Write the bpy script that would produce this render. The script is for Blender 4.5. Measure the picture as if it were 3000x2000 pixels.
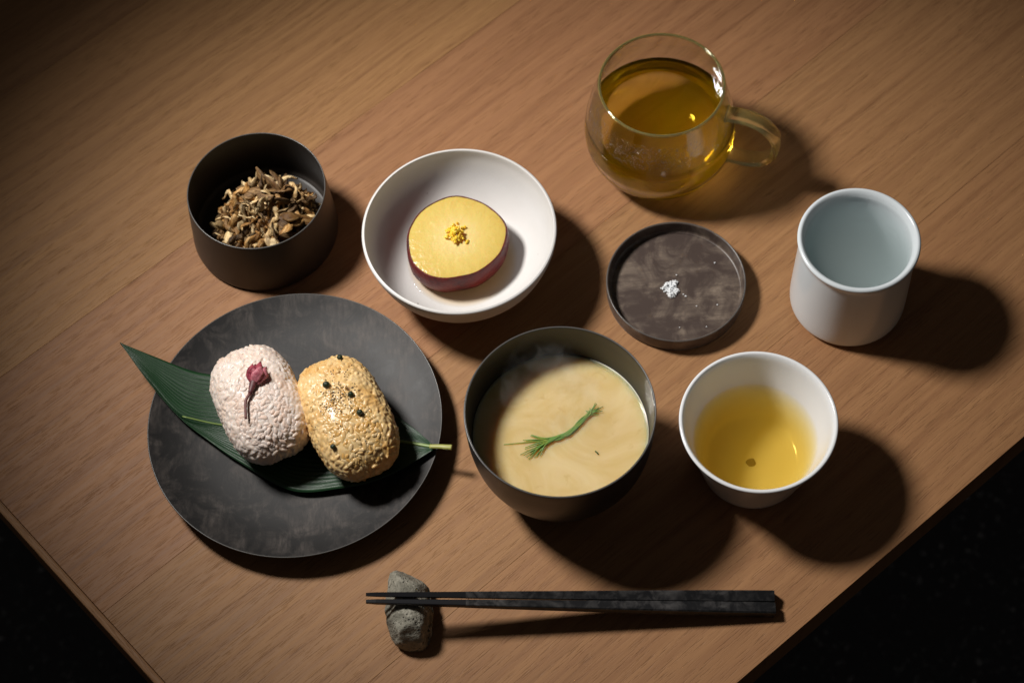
import bpy, bmesh, math, random
from mathutils import Vector, Matrix, noise
random.seed(7)
R = math.radians
for o in list(bpy.data.objects):
    bpy.data.objects.remove(o)
sc = bpy.context.scene
col = sc.collection

# ------------------------------------------------------------------ camera
cd = bpy.data.cameras.new('camera'); cam = bpy.data.objects.new('camera', cd); col.objects.link(cam)
pitch, roll = R(60.7745), R(-4.0)
fw = Vector((0, math.cos(pitch), -math.sin(pitch))); rt = Vector((1, 0, 0)); upv = rt.cross(fw)
r2 = rt*math.cos(roll) + upv*math.sin(roll); u2 = upv*math.cos(roll) - rt*math.sin(roll)
cam.matrix_world = Matrix(((r2.x, u2.x, -fw.x, 0), (r2.y, u2.y, -fw.y, -0.62), (r2.z, u2.z, -fw.z, 1.08851), (0, 0, 0, 1)))
cd.lens = 72; cd.sensor_width = 36; cd.clip_start = 0.02; cd.clip_end = 50
cd.dof.use_dof = True; cd.dof.focus_distance = 1.175; cd.dof.aperture_fstop = 9.0
sc.camera = cam
# ------------------------------------------------------------------ light
w = bpy.data.worlds.new('World'); sc.world = w; w.use_nodes = True
w.node_tree.nodes['Background'].inputs[0].default_value = (1.0, 0.93, 0.86, 1)
w.node_tree.nodes['Background'].inputs[1].default_value = 0.028
ld = bpy.data.lights.new('studio_spot', 'SPOT'); lo = bpy.data.objects.new('studio_spot', ld); col.objects.link(lo)
ld.energy = 54; ld.color = (1.0, 0.965, 0.92); ld.shadow_soft_size = 0.092
ld.spot_size = R(45.5); ld.spot_blend = 1.0
lo.location = (-0.50, 0.24, 0.82)
tgt = Vector((0.065, -0.012, 0.0))
lo.rotation_euler = (tgt - lo.location).to_track_quat('-Z', 'Y').to_euler()
vs = sc.view_settings
vs.view_transform = 'Standard'; vs.look = 'None'; vs.gamma = 1; vs.exposure = 0; vs.use_curve_mapping = False
sc.render.engine = 'CYCLES'
cy = sc.cycles
cy.use_denoising = True; cy.max_bounces = 14; cy.transmission_bounces = 12; cy.transparent_max_bounces = 16
cy.diffuse_bounces = 6; cy.volume_bounces = 3; cy.glossy_bounces = 6; cy.blur_glossy = 0.4; cy.sample_clamp_indirect = 0
cy.caustics_refractive = True; cy.caustics_reflective = False

# ------------------------------------------------------------------ helpers
def tag(o, label=None, cat=None, group=None, kind=None):
    if label: o['label'] = label
    if cat: o['category'] = cat
    if group: o['group'] = group
    if kind: o['kind'] = kind
    return o
def empty(name, loc=(0, 0, 0), rz=0):
    o = bpy.data.objects.new(name, None); col.objects.link(o)
    o.location = loc; o.rotation_euler = (0, 0, rz); o.empty_display_size = 0.01
    return o
def link(name, me, mat=None, parent=None, loc=None):
    o = bpy.data.objects.new(name, me); col.objects.link(o)
    if mat and not me.materials: me.materials.append(mat)
    if parent: o.parent = parent
    if loc: o.location = loc
    return o
def mesh(name, v, f, smooth=True):
    me = bpy.data.meshes.new(name); me.from_pydata(v, [], f); me.update()
    if smooth: me.polygons.foreach_set('use_smooth', [True]*len(me.polygons))
    return me
def catmull(pts, n):
    out = []
    P = [Vector(p) for p in pts]
    P = [P[0]*2-P[1]] + P + [P[-1]*2-P[-2]]
    for i in range(1, len(P)-2):
        for k in range(n):
            t = k/n
            a, b, c, d = P[i-1], P[i], P[i+1], P[i+2]
            out.append(0.5*((2*b)+(c-a)*t+(2*a-5*b+4*c-d)*t*t+(3*b-a-3*c+d)*t**3))
    out.append(P[-2]); return out
def lathe(name, prof, seg=128, n=4, smooth_prof=True):
    """prof: list of (r,z) in mm, from axis bottom outside round to axis inside."""
    pts = [(r, 0, z) for r, z in prof]
    pts = catmull(pts, n) if smooth_prof else [Vector(p) for p in pts]
    v, f, rows = [], [], []
    for p in pts:
        r, z = max(p.x, 0)/1000, p.z/1000
        if r < 1e-5:
            rows.append([len(v)]); v.append((0, 0, z))
        else:
            rows.append(list(range(len(v), len(v)+seg)))
            v += [(r*math.cos(2*math.pi*i/seg), r*math.sin(2*math.pi*i/seg), z) for i in range(seg)]
    for a, b in zip(rows, rows[1:]):
        for i in range(seg):
            j = (i+1) % seg
            if len(a) == 1 and len(b) == 1: continue
            if len(a) == 1: f.append((a[0], b[j], b[i]))
            elif len(b) == 1: f.append((a[i], a[j], b[0]))
            else: f.append((a[i], a[j], b[j], b[i]))
    return mesh(name, v, f)
def tube(name, path, rad, sides=8, squash=1.0, up=Vector((0, 0, 1)), cap=True):
    v, f = [], []
    n = len(path)
    for i, p in enumerate(path):
        t = (Vector(path[min(i+1, n-1)])-Vector(path[max(i-1, 0)])).normalized()
        s = t.cross(up); s = s.normalized() if s.length > 1e-4 else Vector((1, 0, 0))
        q = s.cross(t)
        r = rad(i/(n-1)) if callable(rad) else rad
        for k in range(sides):
            a = 2*math.pi*k/sides
            v.append(tuple(Vector(p)+s*r*math.cos(a)+q*r*squash*math.sin(a)))
    for i in range(n-1):
        for k in range(sides):
            k2 = (k+1) % sides
            f.append((i*sides+k, i*sides+k2, (i+1)*sides+k2, (i+1)*sides+k))
    if cap:
        f.append(tuple(reversed(range(sides)))); f.append(tuple((n-1)*sides+k for k in range(sides)))
    return mesh(name, v, f)
def join_into(v, f, bv, bf, M):
    o = len(v); v += [tuple(M @ Vector(p)) for p in bv]; f += [tuple(i+o for i in q) for q in bf]
def ellipsoid(seg=8, rings=5, sx=1, sy=1, sz=1, bend=0.0):
    v = [(0, 0, sz)]; f = []
    for i in range(1, rings):
        a = math.pi*i/rings
        for k in range(seg):
            b = 2*math.pi*k/seg
            v.append((sx*math.sin(a)*math.cos(b), sy*math.sin(a)*math.sin(b), sz*math.cos(a)))
    v.append((0, 0, -sz))
    if bend: v = [(x, y, z+bend*(x/sx)**2) for x, y, z in v]
    for k in range(seg):
        f.append((0, 1+k, 1+(k+1) % seg)); L = len(v)-1; o = 1+(rings-2)*seg
        f.append((L, o+(k+1) % seg, o+k))
    for i in range(rings-2):
        for k in range(seg):
            a = 1+i*seg; f.append((a+k, a+seg+k, a+seg+(k+1) % seg, a+(k+1) % seg))
    return v, f
def copy_tree(o, parent=None):
    c = o.copy(); col.objects.link(c); c.parent = parent
    for ch in list(o.children): copy_tree(ch, c)
    return c

# ------------------------------------------------------------------ materials
class NT:
    def __init__(s, name):
        s.m = bpy.data.materials.new(name); s.m.use_nodes = True
        s.t = s.m.node_tree; s.n = s.t.nodes; s.b = s.n['Principled BSDF']; s.out = s.n['Material Output']
    def node(s, kind, **kw):
        n = s.n.new(kind)
        for k, v in kw.items():
            if k.startswith('i_'):
                key = k[2:]; key = int(key) if key.isdigit() else key.replace('_', ' ')
                n.inputs[key].default_value = v
            else: setattr(n, k, v)
        return n
    def l(s, a, b): s.t.links.new(a, b)
    def coord(s, scale=(1, 1, 1), rot=(0, 0, 0), kind='Object', loc=(0, 0, 0)):
        tc = s.node('ShaderNodeTexCoord'); mp = s.node('ShaderNodeMapping')
        mp.inputs['Scale'].default_value = scale; mp.inputs['Rotation'].default_value = rot; mp.inputs['Location'].default_value = loc
        s.l(tc.outputs[kind], mp.inputs[0]); return mp.outputs[0]
    def noise(s, vec, scale=1, detail=3, rough=0.5, dist=0):
        n = s.node('ShaderNodeTexNoise'); s.l(vec, n.inputs['Vector'])
        n.inputs['Scale'].default_value = scale; n.inputs['Detail'].default_value = detail
        n.inputs['Roughness'].default_value = rough; n.inputs['Distortion'].default_value = dist
        return n.outputs['Fac']
    def ramp(s, fac, stops, interp='LINEAR'):
        n = s.node('ShaderNodeValToRGB'); s.l(fac, n.inputs[0]); cr = n.color_ramp; cr.interpolation = interp
        while len(cr.elements) < len(stops): cr.elements.new(0.5)
        for e, (p, c) in zip(cr.elements, stops):
            e.position = p
            if not isinstance(c, tuple): c = (c, c, c)
            e.color = (*c, 1)
        return n.outputs[0]
    def mix(s, fac, a, b, mode='MIX'):
        n = s.node('ShaderNodeMix', data_type='RGBA', blend_type=mode)
        for sock, val in ((n.inputs[0], fac), (n.inputs[6], a), (n.inputs[7], b)):
            if hasattr(val, 'is_linked'): s.l(val, sock)
            elif isinstance(val, tuple): sock.default_value = (*val, 1)
            else: sock.default_value = val
        return n.outputs[2]
    def math(s, op, a, b=0.0):
        n = s.node('ShaderNodeMath', operation=op)
        for sock, val in ((n.inputs[0], a), (n.inputs[1], b)):
            if hasattr(val, 'is_linked'): s.l(val, sock)
            else: sock.default_value = val
        return n.outputs[0]
    def bump(s, h, strength=0.3, dist=0.001):
        n = s.node('ShaderNodeBump'); s.l(h, n.inputs['Height'])
        n.inputs['Strength'].default_value = strength; n.inputs['Distance'].default_value = dist
        s.l(n.outputs[0], s.b.inputs['Normal'])
    def schlick(s, f0):
        lw = s.node('ShaderNodeLayerWeight'); lw.inputs['Blend'].default_value = 0.5
        return s.math('ADD', s.math('MULTIPLY', s.math('POWER', lw.outputs['Facing'], 5.0), 1-f0), f0)
    def set(s, **kw):
        for k, v in kw.items():
            i = s.b.inputs[k.replace('_', ' ')]
            if hasattr(v, 'is_linked'): s.l(v, i)
            elif isinstance(v, tuple): i.default_value = (*v, 1) if len(v) == 3 and i.type == 'RGBA' else v
            else: i.default_value = v
        return s

GR = R(38.0)
def wood(name, rot, edge=False):
    m = NT(name)
    tc = m.node('ShaderNodeTexCoord'); oi = m.node('ShaderNodeObjectInfo')
    mp = m.node('ShaderNodeMapping'); mp.inputs['Rotation'].default_value = (0, 0, -rot)
    m.l(tc.outputs['Object'], mp.inputs[0])
    off = m.node('ShaderNodeVectorMath', operation='ADD'); m.l(mp.outputs[0], off.inputs[0])
    sh = m.node('ShaderNodeVectorMath', operation='SCALE'); sh.inputs[0].default_value = (3.1, 5.7, 0); m.l(oi.outputs['Random'], sh.inputs['Scale'])
    m.l(sh.outputs[0], off.inputs[1]); base = off.outputs[0]
    # gentle waviness of the grain
    wv = m.node('ShaderNodeTexNoise'); m.l(base, wv.inputs['Vector']); wv.inputs['Scale'].default_value = 7; wv.inputs['Detail'].default_value = 2
    ws = m.node('ShaderNodeVectorMath', operation='SCALE'); m.l(wv.outputs['Color'], ws.inputs[0]); ws.inputs['Scale'].default_value = 0.006
    bw = m.node('ShaderNodeVectorMath', operation='ADD'); m.l(base, bw.inputs[0]); m.l(ws.outputs[0], bw.inputs[1]); base = bw.outputs[0]
    def st(x, y):
        q = m.node('ShaderNodeVectorMath', operation='MULTIPLY'); m.l(base, q.inputs[0]); q.inputs[1].default_value = (x, y, 1); return q.outputs[0]
    bands = m.noise(st(1.8, 75), 1, 4, 0.6, 0.4)
    fine = m.noise(st(11, 360), 1, 3, 0.6, 0.3)
    pores = m.noise(st(75, 1250), 1, 2, 0.5)
    pmask = m.noise(st(14, 150), 1, 2, 0.5)
    broad = m.noise(st(3, 9), 1, 2, 0.5)
    c = m.ramp(bands, [(0.28, (0.245, 0.127, 0.066)), (0.5, (0.315, 0.168, 0.088)), (0.72, (0.375, 0.208, 0.112))])
    c = m.mix(m.ramp(fine, [(0.35, 0.0), (0.66, 0.75)]), c, (0.385, 0.212, 0.112))
    c = m.mix(m.math('MULTIPLY', m.ramp(broad, [(0.35, 0.0), (0.7, 1.0)]), 0.22), c, (0.30, 0.142, 0.077))
    wvt = m.node('ShaderNodeTexWave', wave_type='BANDS', bands_direction='Y'); m.l(st(.10, 1), wvt.inputs['Vector']); wvt.inputs['Scale'].default_value = 26; wvt.inputs['Distortion'].default_value = 7; wvt.inputs['Detail'].default_value = 3; wvt.inputs['Detail Scale'].default_value = 0.9
    c = m.mix(m.math('MULTIPLY', m.ramp(wvt.outputs['Fac'], [(0.55, 0.0), (1.0, 1.0)]), 0.26), c, (0.225, 0.105, 0.058))
    pf = m.math('MULTIPLY', m.ramp(pores, [(0.53, 0.0), (0.66, 1.0)]), m.ramp(pmask, [(0.40, 0.22), (0.62, 1.0)]))
    c = m.mix(m.math('MULTIPLY', pf, 0.40), c, (0.115, 0.052, 0.024))
    c = m.mix(1.0, c, oi.outputs['Color'], 'MULTIPLY')
    m.set(Base_Color=c, Roughness=m.ramp(fine, [(0.3, 0.5), (0.7, 0.62)]))
    m.b.inputs['Specular IOR Level'].default_value = 0.32
    h = m.math('SUBTRACT', m.math('MULTIPLY', fine, 0.35), pf)
    m.bump(h, 0.35, 0.0006)
    return m.m

def dark_ware(name, base, light, rough, mott=0.5, scale=60, streak=(1, 1, 1)):
    m = NT(name)
    v = m.coord((1, 1, 1))
    cl = m.noise(v, scale, 6, 0.68, 0.7)
    scr = m.noise(m.coord(streak, (0, 0, R(20))), 1, 4, 0.7, 0.2)
    f = m.math('MULTIPLY', m.ramp(cl, [(0.44, 0.0), (0.68, 1.0)]), m.ramp(scr, [(0.36, 0.25), (0.62, 1.0)]))
    c = m.mix(m.math('MULTIPLY', f, mott), base, light)
    m.set(Base_Color=c, Roughness=m.math('ADD', m.math('MULTIPLY', cl, 0.2), rough-0.1))
    m.b.inputs['Specular IOR Level'].default_value = 0.36
    m.bump(scr, 0.06, 0.0005)
    return m.m

def plain(name, colr, rough=0.5, spec=0.5, sss=0.0, sssr=(1, .5, .3), scale=0.003, coat=0, bumps=None, var=None, metallic=0, pits=False):
    m = NT(name); m.set(Base_Color=colr, Roughness=rough, Metallic=metallic); m.b.inputs['Specular IOR Level'].default_value = spec
    if sss:
        m.b.inputs['Subsurface Weight'].default_value = sss; m.b.inputs['Subsurface Radius'].default_value = sssr
        m.b.inputs['Subsurface Scale'].default_value = scale
    if coat: m.b.inputs['Coat Weight'].default_value = coat; m.b.inputs['Coat Roughness'].default_value = 0.08
    if var:
        c2, sc_, lo_, hi_ = var
        n = m.noise(m.coord(), sc_, 4, 0.6, 0.4)
        m.set(Base_Color=m.mix(m.ramp(n, [(lo_, 0.0), (hi_, 1.0)]), colr, c2))
    if bumps: m.bump(m.noise(m.coord(), bumps[0], 4, 0.6), bumps[1], bumps[2])
    if pits:
        vo = m.node('ShaderNodeTexVoronoi'); m.l(m.coord(), vo.inputs['Vector']); vo.inputs['Scale'].default_value = 75
        pm = m.math('MULTIPLY', m.ramp(vo.outputs['Distance'], [(0.03, 1.0), (0.06, 0.0)]), m.ramp(m.noise(m.coord(), 23, 1), [(0.52, 0.0), (0.56, 1.0)]))
        src = m.b.inputs['Base Color'].links[0].from_socket if m.b.inputs['Base Color'].links else colr
        m.set(Base_Color=m.mix(pm, src, (0.16, 0.12, 0.09)))
    return m.m

def liquid(name, absorb, density, scat=None, sdens=0.0):
    """still liquid in an opaque cup: fresnel gloss over a clear surface, absorption in the body"""
    m = NT(name); m.n.remove(m.b)
    tr = m.node('ShaderNodeBsdfTransparent'); gl = m.node('ShaderNodeBsdfGlossy'); gl.inputs['Roughness'].default_value = 0.02
    mx = m.node('ShaderNodeMixShader'); m.l(m.schlick(0.022), mx.inputs[0]); m.l(tr.outputs[0], mx.inputs[1]); m.l(gl.outputs[0], mx.inputs[2])
    m.l(mx.outputs[0], m.out.inputs['Surface'])
    ab = m.node('ShaderNodeVolumeAbsorption'); ab.inputs['Color'].default_value = (*absorb, 1); ab.inputs['Density'].default_value = density
    if scat:
        vsn = m.node('ShaderNodeVolumeScatter'); vsn.inputs['Color'].default_value = (*scat, 1); vsn.inputs['Density'].default_value = sdens; vsn.inputs['Anisotropy'].default_value = 0.2
        ads = m.node('ShaderNodeAddShader'); m.l(ab.outputs[0], ads.inputs[0]); m.l(vsn.outputs[0], ads.inputs[1]); m.l(ads.outputs[0], m.out.inputs['Volume'])
    else: m.l(ab.outputs[0], m.out.inputs['Volume'])
    return m.m

WOOD = wood('oak_top', GR)
WOODE = wood('oak_edge', R(129.8))
M_PLATE = dark_ware('plate_glaze', (0.0125, 0.0115, 0.0115), (0.090, 0.076, 0.068), 0.54, 0.85, 55, (420, 90, 60))
M_SALTD = dark_ware('salt_dish_finish', (0.066, 0.047, 0.040), (0.250, 0.195, 0.150), 0.38, 0.85, 60, (50, 300, 60))
M_CYL = dark_ware('cup_lacquer', (0.034, 0.028, 0.024), (0.045, 0.038, 0.033), 0.42, 0.5, 40)
M_SOUPB = dark_ware('bowl_lacquer', (0.024, 0.0235, 0.023), (0.034, 0.033, 0.032), 0.36, 0.5, 40)
M_WHITE = plain('matte_white_glaze', (0.71, 0.695, 0.68), 0.42, 0.35, var=((0.675, 0.66, 0.64), 30, 0.4, 0.7), pits=True)
M_PORC = plain('white_porcelain', (0.80, 0.81, 0.82), 0.16, 0.5)
M_PORCB = plain('bluish_porcelain', (0.70, 0.75, 0.78), 0.20, 0.5)

# ------------------------------------------------------------------ floor and table
fl = link('floor', mesh('floor', [(-6, -6, -.7), (6, -6, -.7), (6, 6, -.7), (-6, 6, -.7)], [(0, 1, 2, 3)], False))
m = NT('dark_carpet'); n1 = m.noise(m.coord(), 120, 3, 0.7); n2 = m.noise(m.coord(), 22, 3, 0.6)
m.set(Base_Color=m.mix(m.math('MULTIPLY', m.ramp(n1, [(0.58, 0.0), (0.74, 1.0)]), m.ramp(n2, [(0.4, 0.1), (0.65, 1.0)])), (0.05, 0.05, 0.054), (0.7, 0.7, 0.72)), Roughness=0.95)
m.bump(n1, 0.6, 0.01); fl.data.materials.append(m.m); tag(fl, kind='structure')

table = empty('table', (0, 0, 0)); tag(table, 'oak table top of wide staves seen cornerwise under all the dishes', 'table')
def clip(poly, p, n, keep):      # keep points with (x-p).n <= keep
    out = []
    for i in range(len(poly)):
        a, b = poly[i], poly[(i+1) % len(poly)]
        da, db = (a-p).dot(n)-keep, (b-p).dot(n)-keep
        if da <= 0: out.append(a)
        if (da < 0) != (db < 0): out.append(a+(b-a)*(da/(da-db)))
    return out
V2 = lambda x, y: Vector((x, y))
lp, ldir = V2(-.307, -.1015), V2(.0935, -.1122).normalized(); ln = V2(ldir.y, -ldir.x)
if ln.x > 0: ln = -ln
rp, rdir = V2(.111, -.2375), V2(.1794, .1342).normalized(); rn = V2(rdir.y, -rdir.x)
if rn.y > 0: rn = -rn
TH = 0.027
def slab(name, poly, mat, parent, z0, z1, bev=0.0006):
    bm = bmesh.new(); vs_ = [bm.verts.new((p.x, p.y, z0)) for p in poly]
    f = bm.faces.new(vs_); bm.normal_update()
    if f.normal.z > 0: f.normal_flip()
    ex = bmesh.ops.extrude_face_region(bm, geom=[f]); bmesh.ops.translate(bm, verts=[v for v in ex['geom'] if isinstance(v, bmesh.types.BMVert)], vec=(0, 0, z1-z0))
    bmesh.ops.bevel(bm, geom=[e for e in bm.edges], offset=bev, segments=2, affect='EDGES', profile=0.6)
    bmesh.ops.recalc_face_normals(bm, faces=bm.faces)
    me = bpy.data.meshes.new(name); bm.to_mesh(me); bm.free()
    return link(name, me, mat, parent)
gd = V2(math.cos(GR), math.sin(GR)); gn = V2(-gd.y, gd.x)
BAND = 0.0048
seams = [V2(-.3125, -.0129).dot(gn)*.5+V2(.0199, .2506).dot(gn)*.5, V2(-.2438, -.1693).dot(gn)]
cuts = [1.0, seams[0]+.172, seams[0], seams[1], V2(-.0232, -.1674).dot(gn), -2.0]
tones = [(1.0, .94, .74), (1.05, 1.0, .74), (.98, .875, .735), (1.0, .95, .76), (.98, .91, .74)]
for (hi, lw), tn in zip(zip(cuts, cuts[1:]), tones):
    big = [V2(-2, -2), V2(2, -2), V2(2, 2), V2(-2, 2)]
    big = clip(big, V2(0, 0), gn, hi-.00006); big = clip(big, V2(0, 0), -gn, -lw-.00006)
    big = clip(big, lp, ln, -BAND); big = clip(big, rp, rn, 0)
    big = clip(big, V2(0, 0), V2(0, 1), .62); big = clip(big, V2(0, 0), V2(1, 0), .75)
    slab('stave', big, WOOD, table, -TH, 0, 0.0002).color = (*tn, 1)
big = [V2(-2, -2), V2(2, -2), V2(2, 2), V2(-2, 2)]
big = clip(big, lp, ln, 0); big = clip(big, lp, -ln, BAND-.00012); big = clip(big, rp, rn, 0); big = clip(big, V2(0, 0), V2(0, 1), .62)
slab('edge_band', big, WOODE, table, -TH, -0.0001, 0.0012).color = (.98, .93, .76, 1)

# ------------------------------------------------------------------ vessels
def vessel(name, prof, mat, loc, label, cat, n=5):
    o = link(name, lathe(name, prof, n=n), mat, None, (loc[0]/1000, loc[1]/1000, loc[2]/1000 if len(loc) > 2 else 0))
    OB[name] = o
    return tag(o, label, cat)
OB = {}
PL = (-131.1, -63.4)
vessel('dinner_plate', [(0, 4), (30, 4), (46, 4), (48, 0.2), (51, 0.2), (53, 4.2), (66, 6.5), (78, 10.4), (86.0, 14.6), (87.1, 15.8), (86.9, 16.3), (85.8, 15.9), (77, 12.6), (65, 9.4), (50, 7.6), (25, 6.5), (0, 6.3)], M_PLATE, PL,
       'large dark grey plate holding the two rice balls and the leaf', 'plate')
CY = (-149.6, 81.6)
vessel('side_cup', [(0, 1.2), (38, 1.2), (42, 0.2), (44.6, 1.0), (45.6, 3.4), (45.2, 10), (44.2, 25), (42.9, 42), (42.45, 45.6), (42.15, 46.0), (41.7, 45.6), (41.9, 42), (42.9, 25), (43.6, 9), (42, 5), (36, 3.6), (0, 3.4)], M_CYL, CY,
       'straight-sided dark brown cup filled with shredded mushrooms', 'cup')
WB = (-27.1, 43.6)
vessel('white_bowl', [(0, 3), (22, 3), (24, 0.3), (27, 0.2), (28.6, 2.5), (36, 7), (46, 14.5), (53.5, 25), (57.6, 37), (58.85, 43.4), (58.7, 44.7), (57.9, 45.2), (57.0, 44.6), (55.9, 37.5), (51.6, 26.5), (44.5, 17.2), (35, 10.6), (22, 7.2), (0, 6.2)], M_WHITE, WB,
       'white matte bowl with the sweet potato slice in it', 'bowl')
SD = (102.4, 16.3)
vessel('salt_dish', [(0, 0.3), (38, 0.3), (41.3, 0.8), (42.3, 2.5), (42.55, 8), (42.65, 11.8), (42.4, 12.5), (41.8, 12.5), (41.3, 11.8), (41.0, 8), (40.6, 5.2), (39.2, 4.2), (36.5, 4.0), (0, 3.9)], M_SALTD, SD,
       'small round brown-grey dish with a pinch of white salt', 'dish')
SB = (24.0, -96.2)
vessel('soup_bowl', [(0, 3), (22, 3), (24, 0.3), (27.5, 0.2), (29, 3), (36, 8.5), (44.5, 18), (50, 31), (52.7, 46), (53.7, 62), (53.95, 69.2), (53.7, 70), (53.1, 70), (52.75, 69.2), (52.3, 62), (51.0, 46), (48, 32), (42.5, 20), (34, 11), (22, 7), (0, 6)], M_SOUPB, SB,
       'deep black bowl of pale miso soup', 'bowl')
WC = (205.8, 1.6)
vessel('water_cup', [(0, 2), (26, 2), (28, 0.2), (31, 0.4), (34.2, 3.4), (34.9, 9), (34.6, 30), (34.1, 55), (34.0, 63), (34.6, 66), (35.6, 68.2), (35.75, 69.6), (34.8, 70.5), (33.4, 70.3), (31.7, 68.0), (30.9, 63.5), (30.7, 46), (30.5, 28), (29, 15.5), (23.5, 9.4), (14, 7.6), (0, 7.2)], M_PORCB, WC,
       'bluish white porcelain cup of clear water casting a long shadow', 'cup')
TC = (135.5, -103.8)
vessel('tea_cup', [(0, 2), (24, 2), (25.5, 0.2), (28.5, 0.2), (30.4, 2.5), (33, 13), (37.5, 30), (42.4, 48), (43.8, 52.4), (44.7, 53.6), (44.7, 54.6), (43.9, 55.1), (42.7, 54.6), (41.2, 51.5), (38.9, 43), (34.6, 28), (30.6, 14), (28.2, 8.2), (24, 5.6), (14, 4.8), (0, 4.6)], M_PORC, TC,
       'flared white porcelain cup with a little yellow tea in it', 'cup')

M_LIP = plain('grey_lip', (0.085, 0.08, 0.075), 0.34, 0.6)  # plain grey ring along the lips of the dark vessels
def lip(parent, r_, z, t):
    ring = [(r_+t*math.cos(a), z+t*math.sin(a)) for a in [math.pi*2*k/10-math.pi/2 for k in range(11)]]
    link('rim', lathe('rim', ring, 128, 1, False), M_LIP, parent)
lip(OB['side_cup'], 42.15, 45.75, .42); lip(OB['soup_bowl'], 53.45, 69.75, .48); lip(OB['dinner_plate'], 86.75, 16.0, .38); lip(OB['salt_dish'], 42.1, 12.3, .40)
# liquids in the cups
def disc_liquid(name, prof, mat, loc, label, cat):
    o = link(name, lathe(name, prof, 96, 2, False), mat, None, (loc[0]/1000, loc[1]/1000, 0)); return tag(o, label, cat)
disc_liquid('water', [(0, 6.2), (14, 6.6), (24, 8.4), (29.7, 14.8), (31.3, 28), (31.5, 46), (31.6, 64.0), (30.9, 63.4), (30.3, 63.2), (0, 63.1)],
            liquid('clear_water', (0.50, 0.67, 0.64), 12, (0.90, 0.98, 0.97), 22), WC, 'still clear water in the bluish white cup', 'water')
disc_liquid('pale_tea', [(0, 3.7), (14, 3.9), (24.4, 4.7), (28.9, 7.6), (31.5, 14), (35.4, 28), (36.6, 32.3), (35.6, 31.8), (34.6, 31.62), (0, 31.6)],
            liquid('yellow_tea', (0.935, 0.79, 0.17), 50, (1.0, 0.80, 0.15), 12), TC, 'yellow tea in the flared white cup', 'tea')

bv, bf = ellipsoid(16, 8, .0030, .0025, .0004)
bv = [tuple(Vector(p)*(1+.35*noise.noise(Vector(p)*420))) for p in bv]
tag(link('tea_sediment', mesh('tea_sediment', bv, bf), plain('sediment_brown', (0.10, 0.05, 0.015), 0.9), None, (TC[0]/1000-.001, TC[1]/1000-.002, .0051)), 'small brown speck of sediment at the bottom of the yellow tea', 'sediment')

# ------------------------------------------------------------------ glass mug of amber tea
MG = (101.6, 117.4)
mug = empty('glass_mug', (MG[0]/1000, MG[1]/1000, 0)); tag(mug, 'round clear glass mug with a handle, filled with amber tea', 'mug')
def glass_mat(name, ior, colr=(1, 1, 1)):
    m = NT(name); m.n.remove(m.b); g = m.node('ShaderNodeBsdfGlass'); g.inputs['IOR'].default_value = ior; g.inputs['Color'].default_value = (*colr, 1)
    m.l(g.outputs[0], m.out.inputs['Surface']); return m
M_GLASS = glass_mat('clear_glass', 1.47, (0.99, 0.99, 0.975)).m
link('body', lathe('body', [(0, 0.6), (24, 0.4), (29, 0.6), (34.5, 3.6), (40.5, 9.5), (45.2, 19), (47.0, 30), (46.3, 42), (43.8, 55), (40.6, 67), (38.55, 75.4), (38.25, 76.3), (37.6, 76.3), (37.35, 75.4), (39.3, 67), (42.5, 55), (45.0, 42), (45.6, 30), (43.8, 19.6), (39.2, 10.8), (33.5, 5.2), (28, 2.8), (20, 2.3), (0, 2.2)], n=4), M_GLASS, mug)
m = NT('gold_glow_glass'); m.n.remove(m.b); g = m.node('ShaderNodeBsdfGlass'); g.inputs['IOR'].default_value = 1.47; g.inputs['Color'].default_value = (0.99, 0.96, 0.85, 1)
df = m.node('ShaderNodeBsdfTranslucent'); df.inputs['Color'].default_value = (0.95, 0.78, 0.28, 1); dd = m.node('ShaderNodeBsdfDiffuse'); dd.inputs['Color'].default_value = (0.9, 0.74, 0.28, 1)  # amber diffuse paints the refracted gold glow into clear glass
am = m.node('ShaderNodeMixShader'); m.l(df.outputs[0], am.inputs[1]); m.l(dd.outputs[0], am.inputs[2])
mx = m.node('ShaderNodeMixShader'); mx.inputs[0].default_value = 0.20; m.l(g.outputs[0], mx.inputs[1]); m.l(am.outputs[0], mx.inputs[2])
m.l(mx.outputs[0], m.out.inputs['Surface']); M_GLASS_GLOW = m.m
link('rim', lathe('rim', [(37.95+.95*math.cos(a), 75.9+.95*math.sin(a)) for a in [math.pi*2*k/12-math.pi/2 for k in range(13)]], 128, 1, False), M_GLASS_GLOW, mug)
hd = R(-21)
hp = catmull([(40.8, 0, 61.5), (46, 0, 62.2), (55, 0, 62.3), (64, 0, 59), (71, 0, 51.5), (74, 0, 42), (72.5, 0, 31), (66, 0, 23), (57, 0, 20), (49, 0, 20), (44.2, 0, 20.2)], 6)
hw = 5.6
v, f = [], []
nseg = 16
for i, p in enumerate(hp):
    t = (hp[min(i+1, len(hp)-1)]-hp[max(i-1, 0)]).normalized(); q = Vector((-t.z, 0, t.x))
    for k in range(nseg):
        a = 2*math.pi*k/nseg; ca, sa = math.cos(a), math.sin(a)
        s = (abs(ca)**0.6)*math.copysign(1, ca)*hw*(1.15 if i < 3 or i > len(hp)-4 else 1)
        h_ = (abs(sa)**0.8)*math.copysign(1, sa)*2.5
        v.append(((p.x+q.x*h_)/1000, s/1000, (p.z+q.z*h_)/1000))
for i in range(len(hp)-1):
    for k in range(nseg):
        k2 = (k+1) % nseg; f.append((i*nseg+k, i*nseg+k2, (i+1)*nseg+k2, (i+1)*nseg+k))
f.append(tuple(reversed(range(nseg)))); f.append(tuple((len(hp)-1)*nseg+k for k in range(nseg)))
hm = mesh('handle', v, f); bm = bmesh.new(); bm.from_mesh(hm); bmesh.ops.recalc_face_normals(bm, faces=bm.faces); bm.to_mesh(hm); bm.free()
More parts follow.
